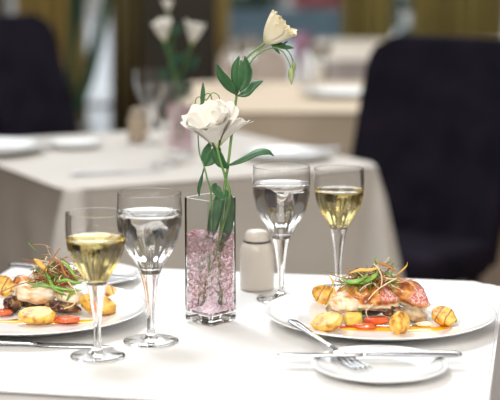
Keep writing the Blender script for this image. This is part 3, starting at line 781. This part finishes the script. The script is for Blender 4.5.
GR = 'grilled potatoes on the full plate'; GL = 'grilled potatoes on the cut-off plate'
def food(name, label, cat, px, py, h, size, m, seed, **kw):
    return lump(name, label, cat, on_plate(px, py, h), size, m, seed, **kw)
# ---- right plate
food('potato', 'grilled potato slice standing at the far side below the wine stem', 'potato', 325, 295, .013, (.0175, .006, .0135), M['potato_grill'], 1, rot=(-35, 25, -10), group=GR)
food('potato', 'halved roast potato closest to the plate rim at fish head end', 'potato', 327, 321, .0125, (.0205, .015, .0122), M['potato'], 2, rot=(10, -8, 12), flat=((-.35, -.15, .9), .35), group=GR)
food('potato', 'small roast potato standing upright in the sauce', 'potato', 400, 323, .0128, (.0135, .011, .0148), M['potato'], 3, rot=(0, 5, 20), flat=((.5, -.8, .3), .62), group=GR)
food('potato', 'grilled potato with dark lines at the tail end of fish', 'potato', 444, 316, .0128, (.0165, .0135, .0125), M['potato_grill'], 4, rot=(12, 20, -25), flat=((-.3, -.3, .9), .55), group=GR)
food('courgette_piece', 'yellow courgette chunk between potato and red pepper', 'courgette', 353, 319, .0085, (.0115, .009, .0080), M['zucchini'], 5, amp=.08, power=5)
food('pepper_slice', 'red pepper slice under the middle of the fish', 'pepper', 377, 320, .007, (.016, .010, .0062), M['pepper'], 6, rot=(0, 0, 10), flat=((0, 0, 1), .6))
food('pepper_slice', 'short red pepper piece next to upright potato', 'pepper', 365, 326, .0045, (.014, .006, .0040), M['pepper'], 16, rot=(0, 0, -10))
food('eggplant_piece', 'dark aubergine slice under the fish beside upright potato', 'aubergine', 393, 311, .012, (.021, .013, .0075), M['eggplant'], 7, rot=(0, 10, 8), amp=.3, freq=2.4)
food('eggplant_piece', 'dark aubergine piece hidden in shade behind the red pepper', 'aubergine', 370, 307, .0125, (.020, .014, .0110), M['eggplant'], 17, rot=(0, 0, 8))
food('mushroom', 'browned mushroom slice between aubergine and lined potato', 'mushroom', 413, 314, .0105, (.0185, .010, .0088), M['mushroom'], 8, rot=(10, 14, -12), amp=.28, freq=2.3)
food('mushroom', 'browned mushroom piece behind the halved roast potato', 'mushroom', 335, 309, .0095, (.012, .012, .0085), M['mushroom'], 18)
food('onion_piece', 'small white onion piece near the sauce at tail end', 'onion', 425, 324, .004, (.012, .005, .0032), M['flesh'], 19)
fc = on_plate(370, 295, .031)
lump('fish_fillet', 'seared fish fillet with browned top under the leek nest', 'fish', fc, (.042, .024, .0175), M['fish'], 9, rot=(14, 5, 4), amp=.16, freq=2.0, bend=.35, group='fish fillets on the full plate', sub=5)
lump('fish_fillet', 'seared fish fillet tail piece with pink scaly skin', 'fish', on_plate(403, 291, .0335), (.0385, .021, .0160), M['fish'], 10, rot=(22, 24, -8), amp=.14, freq=2.0, bend=.3, group='fish fillets on the full plate', sub=5)
lump('fish_fillet', 'pale thick end of fish fillet above the halved potato', 'fish', on_plate(346, 303, .023), (.0210, .018, .0125), M['flesh'], 11, rot=(10, 8, 10), amp=.2, freq=2.2, group='fish fillets on the full plate')
def pool(name, label, px, py, rx, ry, m, seed, h=.0012):
    n = 60; v = [(0, 0, h)]; f = []
    for (k, z) in ((.85, h*.95), (1, 0)):
        for i in range(n):
            a = 2*PI*i/n; q = 1+.22*noise.noise(Vector((math.cos(a)*1.3+seed, math.sin(a)*1.3, seed*2)))
            v.append((rx*q*k*math.cos(a), ry*q*k*math.sin(a), z))
    for i in range(n):
        j = (i+1) % n; f.append((0, 1+i, 1+j)); f.append((1+i, 1+n+i, 1+n+j, 1+j))
    c = on_plate(px, py, 0); o = mesh(name, v, f, m); o.location = (c.x, c.y, PZ-.0004); return tag(o, label, 'sauce')
pool('sauce', 'shiny orange sauce pool running in front of the fish', 399, 328, .072, .0175, M['sauce'], 1)
pool('sauce', 'red sauce streak beside the halved roast potato', 352, 327, .026, .010, M['sauce_red'], 3, .0016)
# leek nest
def nest(label, c, ext, n, seed, length=(.02, .05)):
    rnd = random.Random(seed); V, Fc, mi = [], [], []
    for k in range(n):
        p = Vector((c.x+rnd.gauss(0, .5)*ext[0], c.y+rnd.gauss(0, .5)*ext[1], c.z+abs(rnd.gauss(0, .5))*ext[2]))
        a = rnd.uniform(0, 2*PI); el = rnd.uniform(-.5, .6); L = rnd.uniform(*length)
        pts = [p]; d = Vector((math.cos(a)*math.cos(el), math.sin(a)*math.cos(el), math.sin(el)))
        bendv = Vector((rnd.uniform(-1, 1), rnd.uniform(-1, 1), rnd.uniform(-1.2, .5)))*.55
        for s in range(4):
            d = (d+bendv*.4).normalized(); q = pts[-1]+d*L/4; q.z = max(q.z, c.z-ext[2]*.35); pts.append(q)
        r = rnd.uniform(.0004, .0011)
        v, f = tube_data(cat_rom(pts, 3), lambda s: r*(1-.4*s), 5); b0 = len(V); V += v; Fc += [tuple(b0+i for i in g) for g in f]
        mi += [rnd.choices((0, 1, 2, 3), (3, 4, 3, 4))[0]]*len(f)
    o = mesh('leek_strands', V, Fc, [M['str_white'], M['str_brown'], M['str_red'], M['str_green']], mi=mi)
    return tag(o, label, 'garnish', kind='stuff')
nest('tangle of crisp fried leek strands on top of the full plate fish', on_plate(370, 285, .044), (.027, .014, .017), 420, 2, (.012, .028))
def ribbon(name, label, pts, Ys, w, m, group, h0=None):
    P = [at(x, y, Yv) for (x, y), Yv in zip(pts, Ys)]
    o = strip(name, P, w, m, None, side=(0, .4, 1), thick=.0008, cup=.2, off=(0, 0, 0), wave=.08); return tag(o, label, 'garnish', group)
GG = 'green leek ribbons on the full plate fish'; yy = fc.y
for (pts, w, m, lb) in (
    ([(341, 279), (350, 282), (360, 280), (368, 274)], .0050, 'green', 'bright green leek ribbon pointing to the wine stem on the fish'),
    ([(357, 284), (366, 281), (374, 276), (378, 270)], .0060, 'green', 'wide green leek ribbon in the middle of the nest'),
    ([(363, 296), (362, 305), (362, 315), (368, 325)], .0032, 'green', 'dark green leek ribbon hanging down the front of the fish'),
    ([(373, 270), (375, 264), (374, 260), (377, 257)], .0040, 'green', 'upright green leek tip at top of the nest'),
    ([(350, 273), (360, 270), (370, 270), (380, 267)], .0036, 'gold_strip', 'golden leek ribbon along the top of the nest'),
    ([(376, 263), (383, 264), (390, 267), (396, 272)], .0036, 'str_brown', 'browned leek ribbon arching toward the fish tail'),
    ([(388, 276), (392, 272), (391, 264), (390, 259)], .0024, 'green', 'thin upright green strand near the scaly skin'),
    ([(329, 276), (333, 282), (334, 290), (336, 296)], .0028, 'gold_strip', 'golden curl at the pale end of the fish'),
    ([(395, 275), (400, 272), (406, 266), (407, 262)], .0022, 'gold_strip', 'golden curl standing over the scaly skin')):
    ribbon('leek_ribbon', lb, pts, [yy-.018-.002*i for i in range(4)], w, M[m], GG)
def strand(label, pts, Y, r, m, group):
    o = tube('leek_strand', [at(x, y, Y-.001*i) for i, (x, y) in enumerate(pts)], r, M[m], None, 6, 6); return tag(o, label, 'garnish', group)
strand('long pale strand slanting across the fish toward its scaly skin', [(368, 300), (376, 291), (386, 284), (397, 278)], yy-.026, .0008, 'str_white', GG)
strand('pale looping strand hanging below the fish onto the red pepper', [(373, 304), (366, 312), (372, 322), (380, 326)], yy-.030, .0007, 'str_white', GG)
strand('pale strand standing upright in the nest', [(381, 287), (382, 278), (379, 270), (374, 264)], yy-.024, .0008, 'str_white', GG)

# ---- left plate
food('potato', 'grilled potato slice with dark lines touching the far rim of cut-off plate', 'potato', 107, 292, .010, (.0165, .014, .0100), M['potato_grill'], 21, rot=(15, 10, 30), flat=((0, -.3, .9), .5), group=GL)
food('potato', 'large roast potato half seen just through the wine glass stem', 'potato', 98, 304, .0135, (.0250, .016, .0135), M['potato'], 22, rot=(0, 12, -15), flat=((.3, -.5, .8), .55), group=GL)
food('potato', 'wedge-shaped roast potato in front of the pale fish', 'potato', 37, 315, .0120, (.0235, .013, .0120), M['potato'], 23, rot=(15, 0, 4), flat=((-.1, -.2, .9), .4), group=GL)
food('potato', 'grilled potato slice with dark lines at the frame edge', 'potato', 3, 286, .016, (.019, .013, .0150), M['potato_grill'], 24, rot=(15, 10, -30), flat=((.3, -.5, .7), .5), group=GL)
food('pepper_slice', 'red pepper slice between two roast potatoes by the wine glass', 'pepper', 67, 319, .006, (.0165, .011, .0052), M['pepper'], 25, amp=.22, flat=((0, 0, 1), .6))
food('pepper_slice', 'red pepper slice at the frame edge of the cut-off plate', 'pepper', 3, 312, .005, (.012, .009, .0045), M['pepper'], 26, amp=.22, flat=((0, 0, 1), .6))
food('eggplant_piece', 'dark aubergine piece beside the wedge potato at the frame edge', 'aubergine', 13, 304, .011, (.0115, .012, .0115), M['eggplant'], 27, amp=.34, freq=2.2)
food('eggplant_piece', 'dark aubergine slice under the fish near the wine glass', 'aubergine', 62, 307, .010, (.022, .012, .0078), M['eggplant'], 28, rot=(0, 8, 0), amp=.3, freq=2.4)
food('eggplant_piece', 'dark aubergine piece lying behind the wedge potato', 'aubergine', 35, 301, .010, (.024, .012, .0090), M['eggplant'], 29, amp=.3, freq=2.4)
fl = on_plate(36, 292, .026)
lump('fish_fillet', 'pale thick fish fillet piece behind the wedge potato', 'fish', fl, (.0270, .017, .0130), M['flesh'], 31, rot=(8, 4, 0), amp=.14, freq=1.9, group='fish fillets on the cut-off plate', power=3)
lump('fish_fillet', 'upper seared fish piece under the leek nest of cut-off plate', 'fish', on_plate(56, 281, .036), (.0290, .018, .0135), M['fish'], 32, rot=(10, -6, 8), amp=.16, freq=2, group='fish fillets on the cut-off plate')
lump('fish_fillet', 'small fish piece with red scaly skin over the pale fillet', 'fish', on_plate(22, 281, .033), (.0120, .012, .0080), M['fish'], 33, rot=(10, 0, 0), group='fish fillets on the cut-off plate')
lump('fish_fillet', 'pale fish piece half hidden behind the wine glass bowl', 'fish', on_plate(70, 297, .020), (.0180, .014, .0120), M['flesh'], 34, rot=(5, 8, 0), group='fish fillets on the cut-off plate')
pool('sauce', 'thin orange sauce pool around red pepper on cut-off plate', 50, 321, .075, .014, M['sauce'], 5)
nest('tangle of crisp fried leek strands on top of the cut-off plate fish', on_plate(58, 280, .040), (.028, .016, .024), 360, 8, (.014, .030))
GH = 'leek ribbons on the cut-off plate fish'; yl = fl.y
for (pts, w, m, lb) in (
    ([(34, 259), (38, 262), (43, 267), (47, 271)], .0062, 'gold_strip', 'wide golden leek ribbon sticking up on cut-off plate'),
    ([(45, 270), (50, 280), (55, 289), (66, 295)], .0040, 'green', 'green leek ribbon arching down past the pale fillet'),
    ([(30, 288), (42, 285), (58, 288), (76, 291)], .0040, 'green', 'long pale green leek ribbon lying across the fish'),
    ([(56, 282), (66, 280), (76, 283), (84, 281)], .0036, 'green', 'green leek ribbon running behind the wine glass'),
    ([(60, 294), (66, 300), (72, 292), (82, 290)], .0036, 'green', 'curled green leek ribbon low beside the wine glass'),
    ([(58, 262), (66, 264), (72, 272), (78, 280)], .0030, 'green', 'arched green leek strand over the top of cut-off plate nest'),
    ([(52, 258), (60, 262), (63, 270), (68, 278)], .0026, 'str_brown', 'browned leek ribbon in the nest of cut-off plate')):
    ribbon('leek_ribbon', lb, pts, [yl-.014-.002*i for i in range(4)], w, M[m], GH)
strand('long browned stem rising diagonally above the cut-off plate fish', [(1, 292), (15, 286), (34, 279), (48, 265), (60, 248)], yl-.020, .0009, 'str_brown', GH)
strand('pale looping strand hanging beside the wine glass', [(68, 282), (76, 292), (74, 304), (64, 309)], yl-.026, .0008, 'str_white', GH)
